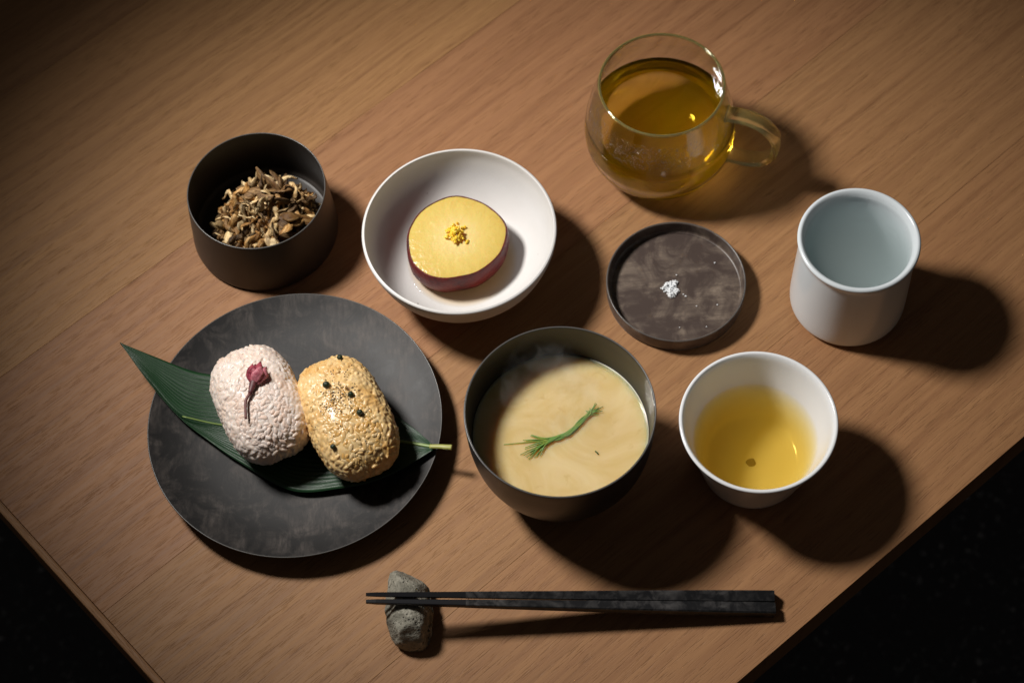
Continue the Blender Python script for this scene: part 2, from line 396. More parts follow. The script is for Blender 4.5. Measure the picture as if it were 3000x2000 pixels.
M_HANDLE_GLOW = M_GLASS_GLOW.copy(); M_HANDLE_GLOW.name = 'handle_glow_glass'  # clear handle too, with a weaker share of the painted gold glow
for nd in M_HANDLE_GLOW.node_tree.nodes:
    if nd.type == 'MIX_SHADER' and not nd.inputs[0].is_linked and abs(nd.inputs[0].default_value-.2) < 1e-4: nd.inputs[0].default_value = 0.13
ho = link('handle', hm, M_HANDLE_GLOW, mug); ho.rotation_euler = (0, 0, hd)
def tea_mat(name, ior):
    m = glass_mat(name, ior)
    ab = m.node('ShaderNodeVolumeAbsorption'); ab.inputs['Color'].default_value = (0.999, 0.82, 0.0, 1); ab.inputs['Density'].default_value = 44
    sca = m.node('ShaderNodeVolumeScatter'); sca.inputs['Color'].default_value = (1.0, 0.72, 0.0, 1); sca.inputs['Density'].default_value = 11
    ads = m.node('ShaderNodeAddShader'); m.l(ab.outputs[0], ads.inputs[0]); m.l(sca.outputs[0], ads.inputs[1]); m.l(ads.outputs[0], m.out.inputs['Volume'])
    return m.m
to = link('amber_tea', lathe('amber_tea', [(0, 2.0), (20, 2.1), (28, 2.55), (33.6, 4.9), (39.4, 10.5), (44.0, 19.4), (45.85, 30), (45.5, 38), (45.0, 43.6), (44.3, 43.1), (0, 43.0)], 128, 3, False), tea_mat('amber_tea', 1.33), None, (MG[0]/1000, MG[1]/1000, 0))
tag(to, 'amber tea inside the clear glass mug', 'tea')

v, f = [], []
rz = random.Random(31)
for k in range(1100):
    a = rz.gauss(R(-112), R(38)); z = rz.uniform(.047, .066)
    rr = .0450-(z-.042)*.27 if z < .055 else .0425-(z-.055)*.27
    r_ = rz.uniform(.00016, .0004); bv, bf = ellipsoid(6, 4, r_, r_, r_)
    join_into(v, f, bv, bf, Matrix.Translation((rr*math.cos(a), rr*math.sin(a), z)))
m = NT('dew'); m.n.remove(m.b); tr = m.node('ShaderNodeBsdfTransparent'); df = m.node('ShaderNodeBsdfGlossy'); df.inputs['Roughness'].default_value = 0.4
mx = m.node('ShaderNodeMixShader'); mx.inputs[0].default_value = 0.22; m.l(tr.outputs[0], mx.inputs[1]); m.l(df.outputs[0], mx.inputs[2]); m.l(mx.outputs[0], m.out.inputs['Surface'])
tag(link('condensation', mesh('condensation', v, f), m.m, mug), kind='stuff')

# ------------------------------------------------------------------ soup and sprig
m = NT('miso_soup')
n1 = m.noise(m.coord(), 26, 4, 0.55, 2.2); n2 = m.noise(m.coord((1, 1, 1), (0, 0, 0.6)), 110, 3, 0.6, 0.8)
c = m.mix(m.ramp(n1, [(0.35, 0.0), (0.65, 1.0)]), (0.67, 0.495, 0.22), (0.745, 0.59, 0.325))
c = m.mix(m.math('MULTIPLY', m.ramp(n2, [(0.62, 0.0), (0.75, 1.0)]), 0.45), c, (0.56, 0.36, 0.12))
m.set(Base_Color=c, Roughness=0.05); m.b.inputs['Specular IOR Level'].default_value = 0.5; m.b.inputs['IOR'].default_value = 1.34
m.b.inputs['Subsurface Weight'].default_value = 1.0; m.b.inputs['Subsurface Radius'].default_value = (1, .75, .45); m.b.inputs['Subsurface Scale'].default_value = 0.011
so = link('miso_soup', lathe('miso_soup', [(0, 8), (22, 9), (40, 20), (48.2, 34), (50.2, 43.4), (49.6, 42.6), (48.6, 42.35), (0, 42.3)], 128, 3, False), m.m, None, (SB[0]/1000, SB[1]/1000, 0))
tag(so, 'cloudy pale yellow miso soup in the deep black bowl', 'soup')
M_STEM = plain('green_shoot', (0.13, 0.27, 0.05), 0.4, 0.5, sss=0.2, scale=0.001, var=((0.26, 0.33, 0.05), 160, 0.45, 0.65))
M_STEMD = plain('dark_shoot_end', (0.035, 0.09, 0.02), 0.45)
sp = empty('herb_sprig', (0.0283, -0.0978, 0.0426)); tag(sp, 'bundle of thin green shoots floating on the miso soup', 'garnish')
random.seed(77)
ends = [(-8.7, -103.3), (0.2, -110.5), (4.8, -114.0), (11.3, -112.4), (6.7, -98.9), (4.0, -102.1), (3.0, -107.5), (8, -113), (9, -104), (6, -109.5)]
heads = [(49.4, -83.6), (46, -82), (44, -83.5), (47.5, -85.5), (42, -84.5), (49, -86.8), (45, -87), (40.5, -85.8), (47, -84.5), (43.5, -86)]
ends += [(x+random.uniform(-2.5, 3), y+random.uniform(-2, 2)) for x, y in ends[1:9]]; heads += [(x+random.uniform(-3, 1.5), y+random.uniform(-2, 1.5)) for x, y in heads[1:9]]
for k, (e, h_) in enumerate(zip(ends, heads)):
    j = lambda s: random.uniform(-s, s)
    mid = [(13.4+j(1.5)+(e[0]-5)*.25, -103.6+(e[1]+106)*.35), (21.3+j(1), -102+j(1.3)), (28.3+j(1), -99.3+j(1.3)), (35.5+j(1), -93.6+j(1.4)), (41+j(1), -88+j(1))]
    pts = [e]+mid+[h_]
    z = [0.5+j(.4)]+[0.4+0.25*(k % 4)+j(.2) for _ in mid]+[0.9+j(.5)]
    path = catmull([(x/1000-0.0283, y/1000+0.0995, zz/1000) for (x, y), zz in zip(pts, z)], 5)
    link('shoot', tube('shoot', path, lambda t: 0.00052*(1-0.6*abs(2*t-1)**2), 8), M_STEM, sp)
fk = link('herb_fleck', tube('herb_fleck', [(-.0009, .0011, 0), (0, 0, .0002), (.0008, -.0012, 0)], 0.0004, 6), M_STEMD, None, (0.0437, -0.1108, 0.0427))
tag(fk, 'tiny dark green fleck adrift on the miso soup', 'herb')

# ------------------------------------------------------------------ mushrooms
hp_ = empty('mushroom_heap', (CY[0]/1000, CY[1]/1000, 0.0036)); tag(hp_, 'heap of shredded brown and cream mushrooms in the dark cup', 'mushrooms')
def shroom_mat(name, a, b, c3):
    m = NT(name); v = m.coord((1, 1, 1)); oi = m.node('ShaderNodeObjectInfo')
    s1 = m.noise(m.coord((60, 420, 420)), 1, 4, 0.6, 0.6); s2 = m.noise(v, 130, 3, 0.6, 0.5)
    c = m.ramp(s1, [(0.33, a), (0.5, b), (0.66, c3)])
    c = m.mix(m.ramp(s2, [(0.5, 0.0), (0.68, 0.8)]), c, (0.10, 0.045, 0.015))
    br = m.ramp(oi.outputs['Random'], [(0, (0.26, 0.21, 0.15)), (0.45, (0.86, 0.76, 0.60)), (1, (1.25, 1.10, 0.90))]); c = m.mix(1.0, c, br, 'MULTIPLY')
    m.set(Base_Color=c, Roughness=0.58); m.b.inputs['Specular IOR Level'].default_value = 0.35; m.bump(s1, 1.0, 0.0016)
    return m.m
SM = [shroom_mat('mushroom_cream', (0.46, 0.30, 0.14), (0.78, 0.62, 0.37), (0.90, 0.80, 0.58)),
      shroom_mat('mushroom_brown', (0.06, 0.035, 0.018), (0.20, 0.125, 0.06), (0.46, 0.32, 0.17)),
      shroom_mat('mushroom_tan', (0.20, 0.09, 0.028), (0.48, 0.28, 0.10), (0.66, 0.48, 0.26))]
shreds = []
for k in range(22):
    L = random.uniform(.012, .026); n = 14; rr = random.uniform(.0008, .0016) if k % 3 else random.uniform(.0017, .0026)
    b1, b2 = random.uniform(-.004, .004), random.uniform(-.004, .004); ph = random.uniform(0, 6)
    path = [((t/(n-1)-.5)*L, b1*math.sin(math.pi*t/(n-1))+.0016*math.sin(ph+t*.9), b2*math.sin(1.6*math.pi*t/(n-1))) for t in range(n)]
    me = tube('shred', path, lambda t: rr*(0.22+1.0*math.sin(math.pi*min(max(t*.86+.08, 0), 1))**.7)*(1+.35*math.sin(ph+t*13)), 9, random.uniform(.28, .6))
    for vv in me.vertices:
        nv = noise.noise_vector(vv.co*520+Vector((k, 0, 0))); vv.co += nv*.0009
    me.materials.append(SM[(0, 0, 2, 1, 0, 2, 1)[k % 7]]); shreds.append(me)
rs = random.Random(12)
for k in range(285):
    a = rs.uniform(0, 2*math.pi); q = math.sqrt(rs.random()); rad = .0315*q
    dome = .031*(1-(q)**2.0)+.010
    z = dome*rs.uniform(.35, 1.0) if k > 90 else dome*rs.uniform(.8, 1.04)
    x, y = rad*math.cos(a)+.0035, rad*math.sin(a)-.0065
    while math.hypot(x, y) > .0325: x *= .95; y *= .95
    o = link('shred', rs.choice(shreds), None, hp_, (x, y, z))
    # strands lie across the heap, drooping outward
    o.rotation_euler = (rs.uniform(0, 6.28), rs.uniform(-.2, .75)*(q+.25), (a if rs.random() < .45 else -1.57)+rs.gauss(0, .55))
    s = rs.uniform(.85, 1.35); o.scale = (s*(0.6 if q > .75 else 1), s, s)
# a pale sliver by the rim
o = link('shred', shreds[0], None, hp_, (.020, -.0255, .019)); o.rotation_euler = (0.3, 0.9, 1.2)

# ------------------------------------------------------------------ sweet potato
PO = (-29.8, 48.2)
pot = empty('sweet_potato_slice', (PO[0]/1000, PO[1]/1000, 0.0066)); tag(pot, 'thick round slice of simmered sweet potato with red skin', 'sweet potato')
def pot_r(a): return 1+.035*math.sin(2*a+.7)+.028*math.sin(3*a+2.1)+.012*math.sin(5*a+.4)+.006*math.sin(9*a)
ns = 120
SKH = 22.5
sk = [(21.5, 0.2), (25.4, 1.0), (28.6, 4.2), (30.3, 9), (30.9, 14), (30.7, 18.6), (29.95, SKH-.4), (29.6, SKH+.15), (29.1, SKH+.1), (28.7, SKH-.5)]
v, f = [], []
for i, (r_, z) in enumerate(sk):
    for k in range(ns):
        a = 2*math.pi*k/ns; rr = r_*pot_r(a)+.25*noise.noise((math.cos(a)*3, math.sin(a)*3, z*.2)); tilt = .02*r_*math.sin(a+.8)*(z/SKH)
        v.append((rr*math.cos(a)/1000, rr*math.sin(a)/1000, (z+tilt)/1000))
for i in range(len(sk)-1):
    for k in range(ns): k2 = (k+1) % ns; f.append((i*ns+k, i*ns+k2, (i+1)*ns+k2, (i+1)*ns+k))
f.append(tuple(reversed(range(ns))))
M_SKIN = plain('potato_skin', (0.125, 0.011, 0.009), 0.42, 0.3, bumps=(260, 0.6, 0.0014), var=((0.05, 0.010, 0.012), 110, 0.45, 0.65))
link('skin', mesh('skin', v, f), M_SKIN, pot)
v, f, rows = [], [], []
for i in range(15):
    r_ = 29.25*i/14
    if i == 0: rows.append([0]); v.append((0, 0, (SKH+.7)/1000)); continue
    rows.append(list(range(len(v), len(v)+ns)))
    for k in range(ns):
        a = 2*math.pi*k/ns; rr = r_*pot_r(a); tilt = .02*r_*math.sin(a+.8)
        z = SKH+.7-.9*(i/14)**6+tilt+.22*noise.noise((rr*math.cos(a)*.25, rr*math.sin(a)*.25, 1))
        v.append((rr*math.cos(a)/1000, rr*math.sin(a)/1000, z/1000))
for a_, b_ in zip(rows, rows[1:]):
    for k in range(ns):
        k2 = (k+1) % ns
        f.append((a_[0], b_[k], b_[k2]) if len(a_) == 1 else (a_[k], b_[k], b_[k2], a_[k2]))
m = NT('potato_flesh'); tc = m.node('ShaderNodeTexCoord'); vl = m.node('ShaderNodeVectorMath', operation='LENGTH'); m.l(tc.outputs['Object'], vl.inputs[0])
n1 = m.noise(tc.outputs['Object'], 90, 4, 0.6, 0.6); n3 = m.noise(tc.outputs['Object'], 500, 2, 0.5)
sxy = m.node('ShaderNodeSeparateXYZ'); m.l(tc.outputs['Object'], sxy.inputs[0])
pol = m.node('ShaderNodeCombineXYZ'); m.l(m.math('MULTIPLY', m.math('ARCTAN2', sxy.outputs['Y'], sxy.outputs['X']), 9.0), pol.inputs[0]); m.l(m.math('MULTIPLY', vl.outputs['Value'], 110), pol.inputs[1])
n4 = m.noise(pol.outputs[0], 1.0, 3, 0.6, 0.4)
rad = m.math('ADD', m.math('MULTIPLY', vl.outputs['Value'], 20), m.math('ADD', m.math('MULTIPLY', n1, 0.16), m.math('MULTIPLY', n4, 0.05)))
c = m.ramp(rad, [(0.30, (0.84, 0.71, 0.42)), (0.54, (0.80, 0.65, 0.30)), (0.68, (0.74, 0.56, 0.17)), (0.86, (0.66, 0.47, 0.11)), (0.90, (0.50, 0.26, 0.09))])
m.set(Base_Color=c, Roughness=m.ramp(n1, [(0.35, 0.12), (0.65, 0.34)])); m.b.inputs['Subsurface Weight'].default_value = 0.35; m.b.inputs['Subsurface Scale'].default_value = 0.003
m.b.inputs['Coat Weight'].default_value = 0.35; m.b.inputs['Coat Roughness'].default_value = 0.12; m.bump(m.math('ADD', n3, m.math('MULTIPLY', n1, 1.5)), 0.4, 0.0007)
link('flesh', mesh('flesh', v, f), m.m, pot)
M_ZEST = plain('yuzu_zest', (0.95, 0.58, 0.02), 0.4, 0.5, sss=0.3, scale=0.001, var=((0.95, 0.70, 0.09), 400, 0.4, 0.6))
zs = empty('citrus_zest', (-.0298, .0492, .0299)); zs.scale = (1.3, 1.3, 1.35); tag(zs, 'small mound of grated orange-yellow citrus zest on the potato slice', 'zest')
rz = random.Random(3)
zm = []
for k in range(6):
    bv, bf = ellipsoid(7, 5,   .0014, .0007, .0006); me = mesh('shaving', [tuple(Vector(p)+noise.noise_vector(Vector(p)*900+Vector((k*3, 0, 0)))*.00035) for p in bv], bf); me.materials.append(M_ZEST); zm.append(me)
for k in range(120):
    q = abs(rz.gauss(0, .5)); a = rz.uniform(0, 6.28); q = min(q, 1.1)
    o = link('shaving', rz.choice(zm), None, zs, (.0060*q*math.cos(a), .0060*q*math.sin(a)-.0004, .0005+.0052*max(0, 1-q)**1.2*rz.uniform(.5, 1)))
    o.rotation_euler = (rz.uniform(0, 6), rz.uniform(0, 6), rz.uniform(0, 6)); s = rz.uniform(.6, 1.1); o.scale = (s, s, s)
br = disc_liquid('simmering_broth', [(0, 5.6), (22, 6.6), (34.6, 9.9), (34.0, 10.35), (33.2, 10.25), (0, 10.2)], liquid('pale_broth', (0.90, 0.66, 0.28), 190), (WB[0], WB[1]), 'thin pool of pale brown broth around the potato slice', 'broth')

# ------------------------------------------------------------------ salt
M_SALT = plain('sea_salt', (0.86, 0.88, 0.90), 0.45, 0.5, sss=0.3, sssr=(1, 1, 1), scale=0.001)
sa = empty('salt_pinch', (.0994, .0162, .0040)); tag(sa, 'pinch of coarse white salt in the brown-grey dish', 'salt')
rz = random.Random(5); sm = []
for k in range(5):
    bv, bf = ellipsoid(6, 4, .00075, .00065, .0006); me = mesh('salt_grain', [tuple(Vector(p)+noise.noise_vector(Vector(p)*1500+Vector((k*5, 1, 0)))*.0003) for p in bv], bf, False); me.materials.append(M_SALT); sm.append(me)
blobs = [(-4.0, -.5, 2.4), (-2.3, 1.8, 2.3), (.8, 2.6, 2.2), (2.9, 3.6, 2.0), (2.0, .6, 2.0), (.2, -.2, 2.2), (-.8, -3.4, 1.9), (1.2, -4.4, 2.2), (3.2, -2.2, 1.6), (-.4, -5.4, 1.5)]
for k in range(210):
    bx, by, brd = blobs[k % len(blobs)]; q = math.sqrt(rz.random()); a = rz.uniform(0, 6.28)
    o = link('salt_grain', rz.choice(sm), None, sa, ((bx+brd*q*math.cos(a)*.9)/1000, (by+brd*q*math.sin(a)*.9)/1000, (.3+2.6*(1-q)*rz.random())/1000))
    o.rotation_euler = (rz.uniform(0, 6), rz.uniform(0, 6), 0); s = rz.uniform(.6, 1.25); o.scale = (s, s, s)
for x, y in ((128.2, 32.0), (106.7, 11.2), (108.0, 9.7), (113.9, 2.2), (126.6, 2.1), (102.1, -11.8), (118.4, -12.6), (103.9, 25.2)):
    o = link('salt_grain', rz.choice(sm), None, sa, (x/1000-.0994, y/1000-.0162, .0004)); s = rz.uniform(.55, .85); o.scale = (s, s, s)

# ------------------------------------------------------------------ bamboo leaf
Lup = [(-234.1, -7.7, 26.0), (-214.5, -16.5, 22.5), (-192.6, -25.6, 18.0), (-174.5, -29.9, 15.5), (-150, -36.5, 14), (-127.9, -43.4, 13.5), (-103.5, -48.7, 13.5), (-80.3, -57.7, 14.0), (-63.4, -71.6, 16.5), (-50.8, -86.2, 19.5)]
Lmi = [(-234.1, -7.7, 26.0), (-216.0, -33.0, 21.7), (-197.6, -55.2, 16.2), (-176.8, -60.2, 12.5), (-150, -64.7, 10.8), (-124.5, -69.0, 10.5), (-96.2, -73.7, 11.0), (-78, -78, 13.2), (-64, -83.2, 16.5), (-50.6, -88.3, 19.8)]
Llo = [(-234.1, -7.9, 26.0), (-216.3, -34.8, 21.0), (-198.6, -56.4, 15.5), (-182.7, -70.4, 12.5), (-164.7, -85.4, 11.5), (-133.9, -106.3, 11.5), (-104.8, -107.5, 12.5), (-84.7, -105.2, 14.5), (-66.4, -98.6, 16.5), (-50.4, -90.6, 19.5)]
cu, cm_, cl_ = catmull(Lup, 10), catmull(Lmi, 10), catmull(Llo, 10)
v, f, uvs = [], [], []
nc = 24
for i in range(len(cu)):
    for k in range(nc+1):
        t = k/nc
        if t <= .5: p = cu[i].lerp(cm_[i], t*2); hw_ = (cu[i]-cm_[i]).length; tt = t*2
        else: p = cm_[i].lerp(cl_[i], (t-.5)*2); tt = (t-.5)*2
        sag = -1.2*math.sin(math.pi*tt)*min(1, i/12)*min(1, (len(cu)-1-i)/12)
        rib = .08*math.sin(t*math.pi*2*13+2.5*noise.noise((i*.06, t*3, 0)))+.5*noise.noise((i*.05, t*1.5, 4))
        v.append((p.x/1000, p.y/1000, (p.z+sag+rib)/1000)); uvs.append((i/(len(cu)-1), t))
for i in range(len(cu)-1):
    for k in range(nc): a = i*(nc+1)+k; f.append((a, a+nc+1, a+nc+2, a+1))
me = mesh('blade', v, f); uvl = me.uv_layers.new(name='UVMap')
for lp_ in me.loops: uvl.data[lp_.index].uv = uvs[lp_.vertex_index]
m = NT('bamboo_leaf_green'); uvn = m.node('ShaderNodeUVMap'); sx = m.node('ShaderNodeSeparateXYZ'); m.l(uvn.outputs[0], sx.inputs[0])
wob = m.noise(uvn.outputs[0], 5, 3, 0.6)
vein = m.math('SINE', m.math('ADD', m.math('MULTIPLY', sx.outputs['Y'], 2*math.pi*26), m.math('MULTIPLY', wob, 9.0)))
st_ = m.node('ShaderNodeVectorMath', operation='MULTIPLY'); m.l(uvn.outputs[0], st_.inputs[0]); st_.inputs[1].default_value = (7, 150, 1)
n1 = m.noise(st_.outputs[0], 1, 3, 0.6)
c = m.mix(m.ramp(n1, [(0.3, 0.0), (0.7, 1.0)]), (0.006, 0.026, 0.010), (0.015, 0.052, 0.019))
c = m.mix(m.math('MULTIPLY', m.ramp(vein, [(0.80, 0.0), (1.0, 1.0)]), 0.5), c, (0.040, 0.11, 0.04))
m.set(Base_Color=c, Roughness=0.36); m.b.inputs['Specular IOR Level'].default_value = 0.5; m.bump(m.math('ADD', m.math('MULTIPLY', vein, .5), n1), 0.3, 0.0004)
# thin translucency of the leaf
leaf = empty('bamboo_leaf', (PL[0]/1000, PL[1]/1000, 0.0105)); tag(leaf, 'long dark green bamboo leaf lying under the two rice balls', 'leaf')
inv = Vector((-PL[0]/1000, -PL[1]/1000, -0.0105))
bo = link('blade', me, m.m, leaf, tuple(inv))
sd = bo.modifiers.new('thick', 'SOLIDIFY'); sd.thickness = 0.0003; sd.offset = -1
M_RIB = plain('leaf_midrib', (0.19, 0.27, 0.07), 0.4, 0.5)
rib = catmull([(x, y, z+.25) for x, y, z in Lmi[2:]], 8)
link('midrib', tube('midrib', [p/1000 for p in rib], lambda t: .00045+.0006*t, 8, .6), M_RIB, leaf, tuple(inv))
pet = catmull([(-52, -88.0, 19.7), (-46, -89.0, 20.6), (-42.5, -89.9, 21.2), (-39.2, -90.5, 21.5)], 6)
link('petiole', tube('petiole', [p/1000 for p in pet], lambda t: .0014+.0004*t, 10, .7), plain('petiole_green', (0.36, 0.36, 0.10), 0.45), leaf, tuple(inv))

# ------------------------------------------------------------------ rice balls
def rice_ball(name, loc, ang, tilt, ax, bx, cz, mats, core, seed, label):
    root = empty(name, loc); tag(root, label, 'rice ball')
    rr = random.Random(seed)
    def sup(u, w_, k=1.0):
        e = .69; sg = lambda x, p: math.copysign(abs(x)**p, x)
        return Vector((ax*k*sg(math.cos(w_), .84)*sg(math.cos(u), e), bx*k*sg(math.cos(w_), .84)*sg(math.sin(u), e), cz*k*sg(math.sin(w_), .88)))
    Mr = Matrix.Rotation(ang, 3, 'Z') @ Matrix.Rotation(tilt, 3, 'Y')
    v, f = [], []
    nu, nw = 48, 24
    for i in range(nw+1):
        for k in range(nu):
            p = sup(2*math.pi*k/nu, -math.pi/2+math.pi*i/nw, .985); p += p.normalized()*.0006*noise.noise(p*160+Vector((seed, 0, 0)))
            p = Mr @ p; v.append((p.x, p.y, p.z+cz))
    for i in range(nw):
        for k in range(nu): k2 = (k+1) % nu; f.append((i*nu+k, i*nu+k2, (i+1)*nu+k2, (i+1)*nu+k))
    cv, cf = v, f
    shapes = []
    for k in range(7):
        L = rr.uniform(.0024, .0031); bv, bf = ellipsoid(8, 6, L, .00138*rr.uniform(.88, 1.15), .00120, rr.uniform(-.0004, .0004))
        bv = [tuple(Vector(p)+noise.noise_vector(Vector(p)*600+Vector((k*7, seed, 0)))*.00022) for p in bv]
        for mt in mats:
            me = mesh('rice_grain', bv, bf); me.materials.append(mt); shapes.append((me, bv, bf))
    pts, tries = [], 0
    while len(pts) < 2300 and tries < 60000:
        tries += 1
        d = Vector((rr.gauss(0, 1), rr.gauss(0, 1), rr.gauss(0, 1))).normalized()
        u = math.atan2(d.y/bx*1.0, d.x/ax); w_ = math.asin(max(-1, min(1, d.z)))
        p = sup(u, w_)
        if p.z < -cz*.85: continue
        mind = .0016 if len(pts) < 1400 else .0011
        if any((p-q[0]).length_squared < mind*mind for q in pts): continue
        n_ = Vector((p.x/ax**2, p.y/bx**2, p.z/cz**2)).normalized(); pts.append((p, n_))
    vis = sorted(pts, key=lambda q: -(Mr @ q[1]).dot(Vector((0.1, -.45, .85))))
    sv, sf = list(cv), list(cf)
    for idx, (p, n_) in enumerate(vis):
        t = n_.cross(Vector((rr.gauss(0, 1), rr.gauss(0, 1), rr.gauss(0, 1)))).normalized()
        t = (t+n_*rr.gauss(0, .12)).normalized(); b = n_.cross(t).normalized(); nn = t.cross(b)
        M3 = Matrix((t, b, nn)).transposed(); M3 = Mr @ M3
        q = Mr @ (p*(1-(rr.uniform(.020, .050) if idx < 300 else rr.uniform(.0, .038)))); s = rr.uniform(.82, 1.08)
        M4 = Matrix.Translation((q.x, q.y, q.z+cz)) @ M3.to_4x4() @ Matrix.Diagonal((s, s, s*.72, 1))
        sid = rr.randrange(len(shapes)); me, bv, bf = shapes[sid]
        if idx < 300:
            o = link('rice_grain', me, None, root); o.matrix_local = M4
        else:
            join_into(sv, sf, bv, bf, M4)
    po = tag(link('packed_rice', mesh('packed_rice', sv, sf), core, root), kind='stuff')
    rm = po.modifiers.new('stick', 'REMESH'); rm.mode = 'VOXEL'; rm.voxel_size = 0.00042; rm.use_smooth_shade = True
    sm_ = po.modifiers.new('soften', 'SMOOTH'); sm_.factor = 0.5; sm_.iterations = 1
    return root
def rice_mat(name, c1, c2, rough, coat):
    m = NT(name); n1 = m.noise(m.coord(), 60, 3, 0.6); oi = m.node('ShaderNodeObjectInfo')
    m.set(Base_Color=m.mix(m.ramp(n1, [(0.35, 0.0), (0.65, 1.0)]), c1, c2), Roughness=rough)
    m.b.inputs['Subsurface Weight'].default_value = 0.35; m.b.inputs['Subsurface Radius'].default_value = (1, .85, .7); m.b.inputs['Subsurface Scale'].default_value = 0.0008
    m.b.inputs['Coat Weight'].default_value = coat; m.b.inputs['Coat Roughness'].default_value = 0.18
    return m.m
def packed_mat(name, c1, c2, c3, rough, coat):
    m = NT(name); vo = m.node('ShaderNodeTexVoronoi'); m.l(m.coord((1, 1, 1)), vo.inputs['Vector']); vo.inputs['Scale'].default_value = 300
    sp_ = m.node('ShaderNodeSeparateColor'); m.l(vo.outputs['Color'], sp_.inputs[0]); n1 = m.noise(m.coord(), 70, 3, 0.6)
    c = m.mix(sp_.outputs[0], c1, c2); c = m.mix(m.ramp(n1, [(0.45, 0.0), (0.7, 0.8)]), c, c3)
    m.set(Base_Color=c, Roughness=rough); m.b.inputs['Coat Weight'].default_value = coat; m.b.inputs['Coat Roughness'].default_value = 0.15
    m.b.inputs['Subsurface Weight'].default_value = 0.5; m.b.inputs['Subsurface Radius'].default_value = (1, .8, .6); m.b.inputs['Subsurface Scale'].default_value = 0.0018
    return m.m
PK = [rice_mat('rice_pinkish', (0.76, 0.605, 0.52), (0.78, 0.655, 0.58), 0.5, 0), rice_mat('rice_white', (0.78, 0.66, 0.59), (0.80, 0.70, 0.64), 0.48, 0), rice_mat('rice_peach', (0.74, 0.55, 0.445), (0.77, 0.625, 0.535), 0.5, 0)]
YL = [rice_mat('rice_gold', (0.69, 0.44, 0.17), (0.73, 0.51, 0.24), 0.36, .25), rice_mat('rice_straw', (0.72, 0.51, 0.25), (0.75, 0.56, 0.31), 0.36, .25), rice_mat('rice_soy', (0.62, 0.34, 0.09), (0.69, 0.45, 0.18), 0.34, .3)]
rice_ball('pink_rice_ball', (-.1490, -.0590, .0118), R(-69), 0, .0366, .0245, .0202, PK, packed_mat('pink_packed_rice', (0.80, 0.67, 0.585), (0.82, 0.72, 0.65), (0.76, 0.56, 0.44), 0.42, .12), 11, 'pale pink rice ball topped with a pickled cherry blossom')
rice_ball('yellow_rice_ball', (-.0985, -.0722, .0118), R(-68), 0, .0388, .0241, .0205, YL, packed_mat('yellow_packed_rice', (0.75, 0.50, 0.21), (0.77, 0.56, 0.285), (0.64, 0.34, 0.085), 0.40, .10), 23, 'glossy yellow rice ball dotted with dark peppercorns')

# ------------------------------------------------------------------ blossom
bl = empty('cherry_blossom', (-.1503, -.0578, .0534)); bl.scale = (1.42, 1.42, 1.3); tag(bl, 'dried dark pink cherry blossom with its stem on the pale rice ball', 'blossom')
M_PET = plain('petal_pink', (0.40, 0.075, 0.105), 0.5, 0.4, sss=.2, scale=.0008, var=((0.16, 0.012, 0.028), 380, 0.42, 0.62), bumps=(700, .6, .0006))
M_PETL = plain('petal_light_pink', (0.60, 0.20, 0.24), 0.5, 0.4, sss=.2, scale=.0008, var=((0.34, 0.06, 0.09), 300, 0.45, 0.7), bumps=(700, .6, .0006))
M_CAL = plain('calyx_maroon', (0.085, 0.018, 0.022), 0.5, 0.4, var=((0.19, 0.06, 0.055), 420, 0.45, 0.65))
ad = Vector((.30, .95, 0)).normalized(); sdv = Vector((ad.y, -ad.x, 0))
def petal(o_side, wid, Ln, lift, fold, mt, twist):
    v, f = [], []
    for i in range(9):
        t = i/8; wv = wid*math.sin(math.pi*min(1, t*.80+.12))**.8
        for k in range(9):
            s = (k/8-.5)*2
            p = ad*(Ln*t*(1-.12*s*s)) + sdv*(o_side*math.sin(t*1.7)+s*wv) + Vector((0, 0, lift*math.sin(math.pi*t*.8)+fold*(1-s*s)*math.sin(math.pi*t)+twist*s*t))
            p += noise.noise_vector(p*500+Vector((o_side*900, lift*700, 0)))*.0005
            v.append(tuple(p))
    for i in range(8):
        for k in range(8): a = i*9+k; f.append((a, a+1, a+10, a+9))
    o = link('petal', mesh('petal', v, f), mt, bl); md = o.modifiers.new('t', 'SOLIDIFY'); md.thickness = .0002
petal(-.0028, .0022, .0092, .0016, .0012, M_PET, .0010)
petal(.0030, .0024, .0090, .0018, .0016, M_PETL, -.0012)
petal(.0002, .0024, .0104, .0030, .0010, M_PET, .0004)
petal(.0016, .0020, .0084, .0038, .0012, M_PETL, -.0006)
petal(-.0014, .0018, .0088, .0036, .0010, M_PET, .0009)
link('calyx', tube('calyx', [ad*x for x in (-.0045, -.003, -.001, .001, .003, .0042)], lambda t: .0007+.0019*t**1.1, 12, .75), M_CAL, bl, (0, 0, .0006))
stp = catmull([tuple(ad*-.0042), tuple(ad*-.0075+sdv*-.0006), tuple(ad*-.0110+sdv*.0003+Vector((0, 0, -.0004))), tuple(ad*-.0150+sdv*.0016+Vector((0, 0, -.0012)))], 5)
link('stem', tube('stem', stp, lambda t: .00066-.00012*t, 8), plain('stem_brown', (0.16, 0.055, 0.05), 0.5), bl, (0, 0, .0006))

